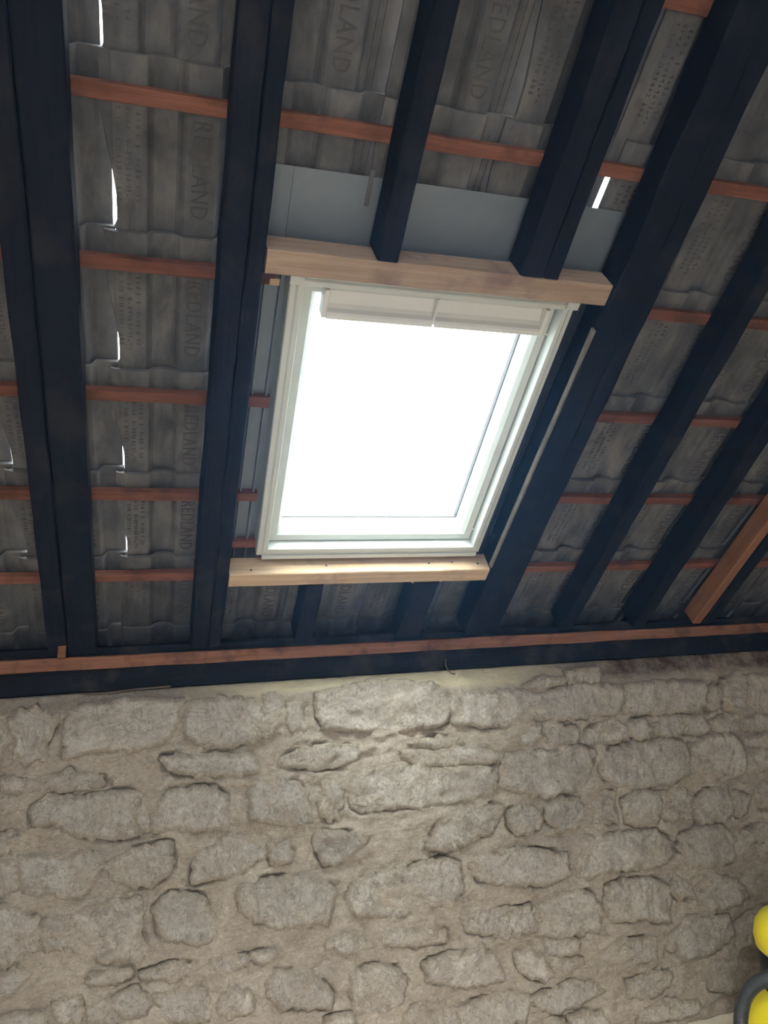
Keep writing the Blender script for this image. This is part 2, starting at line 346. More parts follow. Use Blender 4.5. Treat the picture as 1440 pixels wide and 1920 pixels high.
# ---- stone wall under the eaves: mortar bed + every stone
YW = 2.84
ZT = [(-1.4, 1.43), (-.43, 1.428), (-.27, 1.418), (.14, 1.420), (.40, 1.412), (.64, 1.428), (.97, 1.427), (1.10, 1.41), (1.18, 1.385), (1.51, 1.381), (1.93, 1.363), (2.33, 1.350), (2.68, 1.358), (3.2, 1.36)]
def ztop(x):
    for (a, p), (b, q) in zip(ZT, ZT[1:]):
        if x <= b: return p + (q - p) * (x - a) / (b - a)
    return ZT[-1][1]
STONES = """
-0.449,1.404 -0.428,1.402 -0.411,1.378 -0.407,1.321 -0.42,1.283 -0.446,1.28
-0.404,1.394 -0.359,1.414 -0.289,1.412 -0.251,1.383 -0.277,1.339 -0.293,1.306 -0.284,1.271 -0.297,1.255 -0.393,1.247 -0.388,1.28 -0.381,1.325 -0.403,1.355
-0.229,1.387 -0.174,1.418 -0.089,1.421 0.014,1.422 0.138,1.42 0.141,1.353 0.126,1.324 0.09,1.285 0.044,1.263 -0.02,1.254 -0.1,1.269 -0.166,1.261 -0.221,1.248 -0.235,1.278 -0.228,1.324
0.156,1.364 0.177,1.405 0.253,1.409 0.315,1.408 0.39,1.403 0.415,1.382 0.421,1.332 0.414,1.271 0.394,1.248 0.252,1.248 0.204,1.258 0.168,1.297
0.085,1.221 0.132,1.234 0.252,1.218 0.363,1.214 0.4,1.198 0.406,1.155 0.362,1.141 0.239,1.15 0.132,1.169 0.096,1.19
-0.418,1.205 -0.35,1.198 -0.352,1.159 -0.412,1.163
-0.307,1.194 -0.21,1.207 -0.121,1.187 -0.099,1.156 -0.165,1.146 -0.264,1.156 -0.317,1.167
-0.327,1.095 -0.279,1.135 -0.263,1.133 -0.165,1.123 -0.042,1.128 0.009,1.117 0.007,1.07 -0.013,1.049 -0.005,0.98 -0.075,0.976 -0.164,0.998 -0.224,1.017 -0.257,1.048 -0.315,1.038 -0.326,1.067
0.061,1.07 0.108,1.106 0.179,1.111 0.251,1.107 0.293,1.081 0.299,1.003 0.292,0.962 0.238,0.974 0.19,0.968 0.131,0.987 0.056,0.978 0.05,1.019
-0.005,1.049 0.044,1.066 0.044,1.008 0.01,0.989
-0.435,1.03 -0.373,1.029 -0.37,0.995 -0.393,0.976 -0.434,0.97
0.518,1.369 0.573,1.371 0.575,1.283 0.529,1.286 0.517,1.325
0.624,1.4 0.698,1.42 0.787,1.428 0.941,1.428 1.07,1.417 1.113,1.387 1.141,1.358 1.141,1.271 1.078,1.249 0.934,1.251 0.796,1.262 0.66,1.27 0.635,1.303 0.629,1.355
1.171,1.363 1.269,1.37 1.384,1.366 1.486,1.363 1.496,1.334 1.493,1.224 1.407,1.223 1.285,1.24 1.166,1.256 1.15,1.304
0.428,1.406 0.473,1.41 0.498,1.37 0.491,1.339 0.465,1.279 0.426,1.27
0.482,1.185 0.56,1.209 0.613,1.217 0.76,1.21 0.786,1.17 0.765,1.153 0.657,1.137 0.578,1.148 0.495,1.159
0.946,1.175 1.074,1.164 1.221,1.164 1.355,1.132 1.361,1.098 1.292,1.091 1.166,1.103 1.071,1.105 1,1.125 0.944,1.146
0.968,1.199 1.076,1.21 1.185,1.201 1.192,1.174 1.074,1.17
0.75,1.097 0.86,1.118 0.965,1.125 1.071,1.099 1.166,1.096 1.284,1.085 1.328,1.061 1.317,0.982 1.211,0.967 1.065,0.969 0.924,0.971 0.786,0.967 0.753,0.983 0.748,1.04
0.38,1.103 0.437,1.115 0.494,1.116 0.551,1.092 0.589,1.02 0.6,0.957 0.523,0.948 0.434,0.97 0.378,0.994 0.379,1.066
0.642,1.082 0.696,1.083 0.707,1.032 0.693,0.971 0.666,0.956 0.63,0.978 0.628,1.04
1.03,0.816 1.091,0.901 1.151,0.934 1.239,0.937 1.336,0.932 1.341,0.906 1.294,0.839 1.203,0.811 1.115,0.796
1.362,1.118 1.448,1.131 1.518,1.125 1.589,1.105 1.599,1.139 1.663,1.133 1.784,1.102 1.737,1.022 1.716,0.955 1.627,0.957 1.523,0.947 1.438,0.969 1.348,0.999
1.505,1.348 1.573,1.35 1.737,1.368 1.923,1.36 1.919,1.313 1.905,1.242 1.811,1.238 1.729,1.244 1.605,1.236 1.51,1.246 1.494,1.307
1.94,1.359 2.08,1.354 2.259,1.35 2.342,1.345 2.332,1.248 2.284,1.225 2.122,1.226 1.934,1.232 1.936,1.304
2.377,1.32 2.419,1.321 2.396,1.228 2.339,1.225 2.354,1.276
2.435,1.339 2.504,1.358 2.561,1.351 2.543,1.202 2.432,1.218 2.429,1.279
2.568,1.35 2.688,1.355 2.736,1.344 2.719,1.189 2.552,1.202
1.675,1.422 1.809,1.432 1.823,1.391 1.813,1.37 1.672,1.375
1.463,1.382 1.576,1.406 1.657,1.401 1.655,1.373 1.558,1.369 1.501,1.358
1.741,1.183 1.86,1.216 1.926,1.182 1.935,1.139 1.854,1.131 1.745,1.126
1.953,1.202 1.997,1.209 2.046,1.173 2.034,1.13 1.965,1.136 1.942,1.167
2.064,1.179 2.12,1.211 2.192,1.209 2.21,1.167 2.194,1.132 2.078,1.138
2.214,1.204 2.3,1.198 2.341,1.15 2.321,1.129 2.216,1.134
2.353,1.179 2.486,1.191 2.494,1.13 2.478,1.116 2.358,1.133
2.507,1.167 2.619,1.178 2.717,1.174 2.71,1.113 2.517,1.124
1.553,1.177 1.596,1.209 1.684,1.202 1.698,1.158 1.68,1.139 1.559,1.146
1.421,1.195 1.461,1.219 1.524,1.221 1.538,1.178 1.449,1.152 1.419,1.168
1.807,1.072 1.851,1.096 1.903,1.106 1.989,1.113 2.113,1.124 2.199,1.095 2.217,1.042 2.206,0.97 2.132,0.941 2,0.94 1.873,0.946 1.825,0.972 1.803,1.023
2.238,1.077 2.291,1.109 2.421,1.113 2.485,1.093 2.505,1.009 2.498,0.95 2.431,0.934 2.331,0.951 2.223,0.968
2.522,1.037 2.632,1.032 2.643,0.958 2.536,0.946 2.522,0.992
2.5,1.099 2.61,1.098 2.707,1.09 2.701,1.033 2.547,1.046
1.753,0.896 1.788,0.933 1.846,0.927 1.85,0.871 1.854,0.815 1.755,0.819
1.885,0.888 1.955,0.916 2.063,0.912 2.067,0.855 2.049,0.8 1.945,0.787 1.896,0.817
2.078,0.911 2.182,0.914 2.223,0.867 2.206,0.79 2.088,0.796 2.073,0.854
2.239,0.851 2.297,0.888 2.39,0.894 2.431,0.845 2.43,0.794 2.385,0.762 2.258,0.769 2.245,0.814
2.447,0.866 2.508,0.859 2.516,0.807 2.489,0.773 2.438,0.778
2.556,0.869 2.606,0.887 2.683,0.879 2.67,0.768 2.567,0.794
1.373,0.903 1.412,0.919 1.474,0.912 1.514,0.874 1.5,0.828 1.429,0.817 1.374,0.85
1.544,0.911 1.609,0.931 1.689,0.923 1.702,0.873 1.681,0.814 1.585,0.812 1.541,0.857
-0.361,0.956 -0.228,0.95 -0.136,0.947 -0.113,0.902 -0.135,0.838 -0.184,0.814 -0.322,0.831 -0.359,0.879
-0.433,0.96 -0.371,0.935 -0.364,0.858 -0.385,0.845 -0.431,0.851
-0.097,0.894 -0.041,0.933 0.108,0.943 0.116,0.873 0.096,0.841 0.044,0.819 -0.007,0.815 -0.074,0.858 -0.091,0.877
0.184,0.864 0.208,0.908 0.298,0.932 0.341,0.933 0.396,0.908 0.42,0.857 0.333,0.815 0.237,0.805 0.18,0.804
-0.43,0.814 -0.363,0.804 -0.308,0.758 -0.301,0.671 -0.334,0.649 -0.401,0.628 -0.426,0.633
-0.199,0.764 -0.118,0.774 0.005,0.774 0.016,0.733 0.002,0.696 0.016,0.649 0.045,0.594 -0.017,0.585 -0.116,0.603 -0.16,0.632 -0.203,0.65 -0.209,0.711
0.056,0.738 0.107,0.776 0.207,0.757 0.224,0.72 0.259,0.657 0.265,0.622 0.194,0.604 0.107,0.629 0.067,0.658
-0.287,0.747 -0.218,0.748 -0.211,0.657 -0.283,0.663
-0.148,0.565 -0.061,0.567 -0.017,0.56 -0.017,0.532 -0.083,0.521 -0.137,0.531
0.016,0.538 0.107,0.556 0.205,0.54 0.205,0.512 0.13,0.507 0.033,0.518
0.241,0.546 0.318,0.556 0.366,0.531 0.354,0.504 0.288,0.504 0.246,0.516
-0.425,0.59 -0.349,0.62 -0.328,0.59 -0.378,0.54 -0.424,0.543
-0.249,0.491 -0.18,0.495 -0.166,0.45 -0.179,0.42 -0.253,0.434
-0.064,0.485 0.017,0.493 0.045,0.439 0.017,0.417 -0.039,0.416 -0.066,0.448
-0.158,0.459 -0.083,0.478 -0.058,0.436 -0.041,0.405 -0.136,0.412 -0.161,0.433
0.062,0.464 0.13,0.468 0.217,0.453 0.228,0.418 0.225,0.357 0.073,0.385 0.062,0.425
0.263,0.412 0.311,0.449 0.365,0.417 0.37,0.364 0.34,0.35 0.257,0.365
-0.408,0.483 -0.29,0.477 -0.279,0.428 -0.407,0.441
0.333,0.757 0.394,0.778 0.519,0.779 0.583,0.764 0.679,0.721 0.658,0.645 0.643,0.6 0.579,0.609 0.485,0.617 0.392,0.649 0.338,0.686
0.433,0.892 0.515,0.9 0.524,0.838 0.457,0.832
0.605,0.907 0.664,0.913 0.757,0.896 0.797,0.872 0.755,0.834 0.701,0.81 0.642,0.805 0.617,0.851
0.738,0.719 0.807,0.759 0.957,0.752 1.092,0.766 1.156,0.739 1.165,0.636 1.106,0.606 0.944,0.592 0.808,0.605 0.755,0.607 0.717,0.673
1.208,0.765 1.35,0.76 1.471,0.752 1.611,0.721 1.621,0.646 1.525,0.612 1.343,0.643 1.233,0.671 1.206,0.72
0.853,0.519 0.874,0.544 1.088,0.517 1.096,0.469 0.974,0.476 0.858,0.494
0.636,0.553 0.753,0.547 0.812,0.501 0.745,0.482 0.654,0.514
0.438,0.444 0.469,0.468 0.557,0.465 0.626,0.406 0.656,0.354 0.63,0.324 0.48,0.35 0.437,0.392
0.723,0.42 0.796,0.431 0.889,0.41 0.928,0.355 0.912,0.291 0.871,0.275 0.739,0.292 0.728,0.359
1.006,0.409 1.098,0.419 1.242,0.427 1.305,0.373 1.309,0.297 1.206,0.295 1.093,0.321 1.024,0.345
0.385,0.54 0.452,0.54 0.483,0.518 0.402,0.502
0.938,0.251 0.993,0.268 1.118,0.237 1.122,0.175 0.909,0.214
1.131,0.228 1.321,0.257 1.409,0.229 1.404,0.141 1.314,0.139 1.136,0.172
0.635,0.288 0.713,0.291 0.725,0.248 0.635,0.264
1.155,0.567 1.368,0.549 1.458,0.536 1.453,0.452 1.332,0.452 1.187,0.493
1.682,0.712 1.711,0.777 1.859,0.766 2.028,0.76 2.094,0.717 2.105,0.652 2.05,0.617 1.931,0.619 1.815,0.634 1.715,0.613 1.676,0.619 1.664,0.681
2.134,0.677 2.165,0.723 2.292,0.744 2.382,0.726 2.422,0.671 2.405,0.593 2.321,0.582 2.188,0.592 2.174,0.637
2.481,0.7 2.568,0.719 2.664,0.716 2.656,0.643 2.476,0.65
1.794,0.569 1.861,0.58 2.011,0.567 2.081,0.523 2.069,0.393 1.932,0.427 1.799,0.433 1.781,0.516
2.231,0.488 2.317,0.54 2.431,0.496 2.472,0.44 2.349,0.408 2.234,0.424
2.077,0.344 2.169,0.399 2.364,0.377 2.374,0.298 2.269,0.244 2.138,0.245 2.056,0.292
2.396,0.337 2.532,0.389 2.577,0.375 2.561,0.234 2.405,0.244
1.497,0.544 1.601,0.575 1.704,0.561 1.755,0.487 1.733,0.41 1.59,0.412 1.475,0.436
1.504,0.415 1.644,0.397 1.64,0.345 1.508,0.359
1.717,0.313 1.826,0.355 1.992,0.35 1.993,0.262 1.86,0.27 1.722,0.272
1.373,0.381 1.434,0.391 1.485,0.35 1.535,0.291 1.487,0.273 1.399,0.313
1.855,0.204 1.964,0.212 2.064,0.196 2.051,0.151 1.939,0.123 1.866,0.142
1.416,0.215 1.469,0.225 1.609,0.239 1.703,0.223 1.748,0.183 1.651,0.161 1.525,0.151 1.458,0.176
1.887,0.093 2.022,0.102 2.157,0.085 2.179,0.04 2.099,0.021 1.899,0.038
2.257,0.212 2.374,0.207 2.508,0.178 2.501,0.109 2.387,0.079 2.247,0.103
1.463,0.124 1.509,0.135 1.568,0.099 1.567,0.08 1.461,0.099
2.116,0.574 2.189,0.508 2.194,0.472 2.125,0.482 2.093,0.521
1.565,0.334 1.654,0.32 1.652,0.291 1.582,0.296
1.321,0.524 1.367,0.536 1.443,0.545 1.423,0.47 1.362,0.46 1.319,0.486
-1.137,0.042 -1.069,0.027 -1.005,0.06 -0.99,0.082 -1.006,0.112 -1.069,0.129 -1.125,0.111 -1.14,0.072
-0.95,0.058 -0.882,0.036 -0.796,0.043 -0.803,0.082 -0.81,0.124 -0.882,0.133 -0.936,0.109 -0.965,0.084
-0.761,0.042 -0.632,0.032 -0.513,0.06 -0.49,0.082 -0.512,0.114 -0.632,0.134 -0.744,0.128 -0.766,0.09
-0.463,0.052 -0.35,0.031 -0.248,0.045 -0.227,0.082 -0.26,0.108 -0.35,0.13 -0.452,0.119 -0.466,0.081
-0.186,0.043 -0.105,0.031 -0.019,0.053 -0.012,0.082 -0.026,0.125 -0.105,0.126 -0.181,0.128 -0.203,0.072
0.023,0.056 0.092,0.033 0.147,0.046 0.151,0.082 0.142,0.108 0.092,0.131 0.054,0.13 0.025,0.087
0.184,0.045 0.356,0.038 0.523,0.048 0.532,0.082 0.51,0.126 0.356,0.126 0.203,0.117 0.19,0.073
0.57,0.046 0.656,0.026 0.742,0.042 0.764,0.082 0.739,0.114 0.656,0.124 0.585,0.117 0.554,0.075
0.784,0.042 0.856,0.034 0.909,0.039 0.922,0.082 0.902,0.131 0.856,0.124 0.81,0.125 0.79,0.08
1.584,0.039 1.668,0.031 1.743,0.059 1.762,0.082 1.739,0.107 1.668,0.126 1.595,0.112 1.581,0.075
2.849,0.048 2.954,0.037 3.075,0.057 3.082,0.082 3.061,0.109 2.954,0.125 2.861,0.128 2.832,0.092
-1.128,0.189 -1.008,0.171 -0.88,0.189 -0.871,0.222 -0.896,0.274 -1.008,0.28 -1.13,0.276 -1.14,0.234
-0.849,0.195 -0.71,0.163 -0.57,0.19 -0.587,0.222 -0.599,0.268 -0.71,0.275 -0.818,0.275 -0.843,0.216
-0.529,0.174 -0.484,0.172 -0.438,0.193 -0.417,0.222 -0.43,0.265 -0.484,0.279 -0.532,0.268 -0.544,0.218
-0.38,0.185 -0.234,0.168 -0.092,0.174 -0.073,0.222 -0.091,0.273 -0.234,0.276 -0.38,0.261 -0.392,0.229
-0.05,0.194 0.074,0.172 0.177,0.187 0.189,0.222 0.183,0.26 0.074,0.271 -0.024,0.275 -0.044,0.213
0.231,0.195 0.296,0.168 0.362,0.194 0.375,0.222 0.343,0.273 0.296,0.271 0.239,0.272 0.224,0.221
2.74,0.181 2.885,0.168 3.017,0.191 3.022,0.222 2.998,0.258 2.885,0.278 2.763,0.271 2.746,0.234
-1.132,0.327 -1.006,0.318 -0.877,0.341 -0.876,0.383 -0.877,0.446 -1.006,0.45 -1.121,0.43 -1.14,0.389
-0.83,0.322 -0.739,0.308 -0.653,0.339 -0.647,0.383 -0.645,0.436 -0.739,0.45 -0.823,0.442 -0.839,0.373
2.584,0.333 2.752,0.313 2.914,0.342 2.923,0.383 2.913,0.43 2.752,0.451 2.612,0.445 2.587,0.385
-1.125,0.504 -1.047,0.489 -0.949,0.511 -0.958,0.567 -0.975,0.63 -1.047,0.646 -1.108,0.644 -1.14,0.565
-0.909,0.501 -0.817,0.487 -0.73,0.498 -0.712,0.567 -0.724,0.637 -0.817,0.642 -0.891,0.637 -0.921,0.559
-0.665,0.518 -0.614,0.493 -0.549,0.501 -0.556,0.567 -0.567,0.627 -0.614,0.649 -0.652,0.641 -0.681,0.559
2.711,0.495 2.81,0.494 2.895,0.515 2.91,0.567 2.896,0.638 2.81,0.649 2.745,0.639 2.715,0.569
-1.134,0.701 -1,0.679 -0.858,0.701 -0.871,0.756 -0.884,0.824 -1,0.823 -1.123,0.82 -1.14,0.764
-0.827,0.699 -0.733,0.677 -0.632,0.69 -0.625,0.756 -0.66,0.807 -0.733,0.83 -0.801,0.809 -0.829,0.757
2.785,0.704 2.914,0.688 3.029,0.705 3.048,0.756 3.026,0.804 2.914,0.827 2.804,0.824 2.79,0.76
-1.132,0.879 -0.981,0.868 -0.819,0.892 -0.814,0.918 -0.834,0.963 -0.981,0.969 -1.119,0.97 -1.14,0.914
-0.781,0.882 -0.722,0.865 -0.656,0.876 -0.66,0.918 -0.678,0.965 -0.722,0.973 -0.766,0.949 -0.791,0.929
2.706,0.878 2.836,0.863 2.976,0.871 2.976,0.918 2.975,0.964 2.836,0.973 2.709,0.963 2.694,0.925
-1.143,1.014 -1.032,1.012 -0.918,1.02 -0.918,1.08 -0.941,1.144 -1.032,1.155 -1.124,1.144 -1.14,1.075
-0.898,1.02 -0.776,1.005 -0.654,1.016 -0.653,1.08 -0.684,1.152 -0.776,1.147 -0.882,1.134 -0.892,1.091
2.808,1.035 2.922,1.002 3.048,1.017 3.05,1.08 3.018,1.147 2.922,1.147 2.812,1.129 2.8,1.076
-1.132,1.204 -0.972,1.196 -0.817,1.201 -0.793,1.244 -0.808,1.29 -0.972,1.301 -1.131,1.295 -1.14,1.249
-0.759,1.198 -0.638,1.186 -0.518,1.207 -0.504,1.244 -0.519,1.282 -0.638,1.298 -0.744,1.292 -0.772,1.233
2.791,1.2 2.881,1.194 2.965,1.218 2.964,1.244 2.938,1.281 2.881,1.298 2.815,1.277 2.798,1.241
-1.136,1.344 -1.041,1.329 -0.94,1.358 -0.944,1.361 -0.966,1.37 -1.041,1.386 -1.111,1.375 -1.14,1.373
-0.912,1.355 -0.792,1.336 -0.676,1.358 -0.685,1.361 -0.69,1.382 -0.792,1.381 -0.901,1.367 -0.91,1.356
2.82,1.345 2.906,1.334 2.992,1.362 3.009,1.361 3.003,1.366 2.906,1.388 2.828,1.364 2.806,1.369
"""
POLYS = [[tuple(map(float, p.split(','))) for p in line.split()] for line in STONES.strip().splitlines()]
CRACK = {}
def fbm(x, y, z, o=4): return noise.fractal((x, y, z), .9, 2.1, o)
# open joints: the mortar has shrunk back along stretches of the stones' edges
for q in POLYS:
    for (x0, z0), (x1, z1) in zip(q, q[1:] + q[:1]):
        L = math.hypot(x1 - x0, z1 - z0); k = max(1, int(L / .004))
        for i in range(k):
            x, z = x0 + (x1 - x0) * i / k, z0 + (z1 - z0) * i / k
            a = fbm(x * 7, z * 9, 12.5, 3)
            if a > .10:
                for da in range(-2, 3):
                    for db in range(-2, 3):
                        key = (int(round(x / .006)) + da, int(round(z / .006)) + db)
                        CRACK[key] = min(CRACK.get(key, 0), -min(.026, (a - .04) * .09) * (1 - (da * da + db * db) / 9))
def mortar_y(x, z):
    y = .010 * fbm(x * 3.1, z * 4.4, 3.3, 3) + .012 * fbm(x * 10, z * 17, 1.7, 5)
    y += .013 * (1 - abs(noise.noise((x * 5 + 3 * noise.noise((x * 4, z * 4, 0)), z * 16, 6.1))) - .7)     # trowelled ridges
    return y + CRACK.get((int(round(x / .006)), int(round(z / .006))), 0)
def build_wall():
    bm = bmesh.new(); nx = 760; rows = []
    nz = 270; nl = 14
    for j in range(nz + nl + 3):
        row = []
        for i in range(nx + 1):
            x = XL + (XR - XL) * i / nx
            zt = ztop(x) - .012 + .006 * noise.noise((x * 18, 5, 1))
            if j <= nz:
                z = zt * j / nz
                y = YW + .004 - mortar_y(x, z)
                k = max(0, (j - nz + 3) / 3); y += .006 * k * k
            elif j <= nz + nl:
                t = (j - nz) / nl
                y = YW + .008 + t * .10
                lump = max(0, fbm(x * 6, t * 2, 7.7, 4)) * .030 * math.sin(math.pi * min(1, t * 1.1)) ** .7
                zback = 1.450
                z = zt + (zback - zt) * min(1, t * 1.6) ** .85 + min(lump, .02)
                z = min(z, 1.4515)
            else:
                y = (3.02, 3.30)[j - nz - nl - 1]; z = (1.450, 1.450)[j - nz - nl - 1]
            row.append(bm.verts.new((x, y, z)))
        rows.append(row)
    # solid back and base
    rows.append([bm.verts.new((v.co.x, 3.30, 0)) for v in rows[0]])
    for r0, r1 in zip(rows, rows[1:]):
        for i in range(nx): bm.faces.new((r0[i], r0[i+1], r1[i+1], r1[i]))
    for i in range(nx): bm.faces.new((rows[-1][i], rows[-1][i+1], rows[0][i+1], rows[0][i]))
    bm.faces.new([r[0] for r in rows]); bm.faces.new([r[-1] for r in rows])
    o = link('wall_back', bm, M['mortar'], smooth=True); o['kind'] = 'structure'
    return o
wall = build_wall()

def in_poly(p, q):
    c = False; j = len(q) - 1
    for i in range(len(q)):
        if (q[i][1] > p[1]) != (q[j][1] > p[1]) and p[0] < (q[j][0]-q[i][0])*(p[1]-q[i][1])/(q[j][1]-q[i][1]) + q[i][0]: c = not c
        j = i
    return c
def stone(poly, k):
    rnd = random.Random(900 + k)
    cx = sum(p[0] for p in poly) / len(poly); cz = sum(p[1] for p in poly) / len(poly)
    w = max(p[0] for p in poly) - min(p[0] for p in poly); h = max(p[1] for p in poly) - min(p[1] for p in poly)
    P = [Vector((p[0] - cx, p[1] - cz)) for p in poly]
    g = .0075 if w * h < .03 else .0085                     # spacing of the points over the face
    n = int(max(26, min(110, (w + h) * 2 / g * .85)))
    seg = [(P[i], P[(i+1) % len(P)]) for i in range(len(P))]
    tot = sum((b - a).length for a, b in seg); out = []
    for i in range(n):
        t = tot * i / n
        for a, b in seg:
            L = (b - a).length
            if t <= L: out.append(a.lerp(b, t / max(L, 1e-6))); break
            t -= L
        else: out.append(seg[-1][1].copy())
    out = [(out[i-1] + out[i] * 3 + out[(i+1) % n]) / 5 for i in range(n)]
    sd = rnd.uniform(0, 90)
    out = [p + p.normalized() * (.010 + .016 * fbm(p.x * 40 + sd, p.y * 40, 2.2, 5)) for p in out]
    inner = []
    for a in range(int(-w / g) , int(w / g) + 1):
        for b in range(int(-h / g), int(h / g) + 1):
            p = Vector(((a + .5 * (b & 1)) * g + rnd.uniform(-.2, .2) * g, b * g + rnd.uniform(-.2, .2) * g))
            if in_poly(p, out) and min((p - q).length_squared for q in out) > (g * .7) ** 2: inner.append(p)
    vs, es, fs = geometry.delaunay_2d_cdt(out + inner, [], [list(range(n))], 1, 1e-5)[:3]
    small = min(w, h)
    proud = rnd.uniform(.004, .013) * min(1, .5 + small * 3)
    tx, tz = rnd.uniform(-.04, .04), rnd.uniform(-.05, .05)
    rough = rnd.random()
    th = rnd.uniform(-.35, .35) if rnd.random() < .75 else rnd.choice((-1, 1)) * rnd.uniform(.9, 1.5)    # lie of the tool marks
    ct, st = math.cos(th), math.sin(th)
    def depth(x, z, e):
        """height in front of the mortar plane; e = distance from the edge in metres"""
        y = proud * min(1, e / .016) ** .6 + (tx * x + tz * z) * .5
        X, Z = x * ct - z * st + sd, x * st + z * ct + sd
        k1 = min(1, .35 + e / .03)
        y += k1 * (.013 if rough < .6 else .019) * fbm(X * 8, Z * 8, sd, 3)
        y += k1 * .014 * (abs(noise.noise((X * 13 + Z * 7, Z * 13 - X * 5, sd + 4))) - .2)
        r = 1 - abs(noise.noise((X * 27 + 1.5 * noise.noise((X * 9, Z * 9, 1)), Z * 5.5, sd)))     # chisel furrows
        y += k1 * (.010 if rough < .6 else .005) * (r * r - .6) * (.4 + .6 * abs(noise.noise((X * 5, Z * 5, sd + 8))) * 2)
        y += k1 * .003 * noise.noise((X * 90, Z * 60, sd))
        return y
    bm = bmesh.new(); lay = bm.verts.layers.float.new('edge'); V = []
    def place(x, y, z): return (x * ct - z * st, y, x * st + z * ct)
    for p in vs:
        e = min((p - q).length for q in out)
        v = bm.verts.new(place(p.x, -depth(p.x, p.y, e), p.y)); v[lay] = max(0.0, 1 - e / .02); V.append(v)
    for f in fs:
        try: bm.faces.new([V[i] for i in f])
        except ValueError: pass
    rim = [e for e in bm.edges if len(e.link_faces) == 1]
    ex = bmesh.ops.extrude_edge_only(bm, edges=rim)
    for v in ex['geom']:
        if isinstance(v, bmesh.types.BMVert): v.co.y = .035
    o = link('stone', bm, M['stone'], wall, (cx, YW - .001, cz), (0, th, 0), smooth=True)
    return o
for k, q in enumerate(POLYS): stone(q, k)

# ---- gable walls (outside the view) and the roof beyond the tiled part in view
for nm, x0, x1 in (('wall_left', XL - .25, XL), ('wall_right', XR, XR + .25)):
    bm = bmesh.new()
    prof = [(-1.6, 0), (3.3, 0), (3.3, 1.45), (2.45, 2.10), (.0, 4.15), (-1.6, 2.8)]
    a = [bm.verts.new((x0, y, z)) for y, z in prof]; b = [bm.verts.new((x1, y, z)) for y, z in prof]
    bm.faces.new(a); bm.faces.new(b)
    for i in range(6): bm.faces.new((a[i], a[(i+1) % 6], b[(i+1) % 6], b[i]))
    o = link(nm, bm, M['mortar']); o['kind'] = 'structure'

# ================================================================== ROOF COVERING
ceiling = empty('ceiling', R(0, 0, .1), ROT); ceiling['kind'] = 'structure'
def c_local(u, d, w): return (u, d, w - .1)
# boarding over the part of the slope behind the viewer, up to the ridge, and the far slope
link('roof_boarding', box_bm(XL - .2, XR + .2, -1.65, -.33, .035, .08), M['black_wood_x'], ceiling)
# (two bare openings in the unseen far slope, added to light the stone wall)
bm = box_bm(XL - .2, XR + .2, -.02, FILL_OPEN[0], -.03, .03)
box_bm(XL - .2, XR + .2, FILL_OPEN[1], 2.5, -.03, .03, bm=bm)
_x = XL - .2
for a, b in FILL_OPEN[2]:
    box_bm(_x, a, FILL_OPEN[0], FILL_OPEN[1], -.03, .03, bm=bm); _x = b
box_bm(_x, XR + .2, FILL_OPEN[0], FILL_OPEN[1], -.03, .03, bm=bm)
rb = link('roof_boarding', bm, M['black_wood_x'], ceiling)
rb.matrix_parent_inverse = ceiling.matrix_world.inverted()
rb.matrix_parent_inverse = Matrix.Identity(4)
ROOFM = Matrix.Translation(R(0, 0, .1)) @ Matrix.Rotation(-PITCH, 4, 'X')
rb.matrix_parent_inverse = ROOFM.inverted()
rb.location = Vector((0, R(0, -1.62, .1).y, R(0, -1.62, .1).z)); rb.rotation_euler = (PITCH, 0, math.pi)
rb.rotation_euler = (math.pi + PITCH, 0, 0)

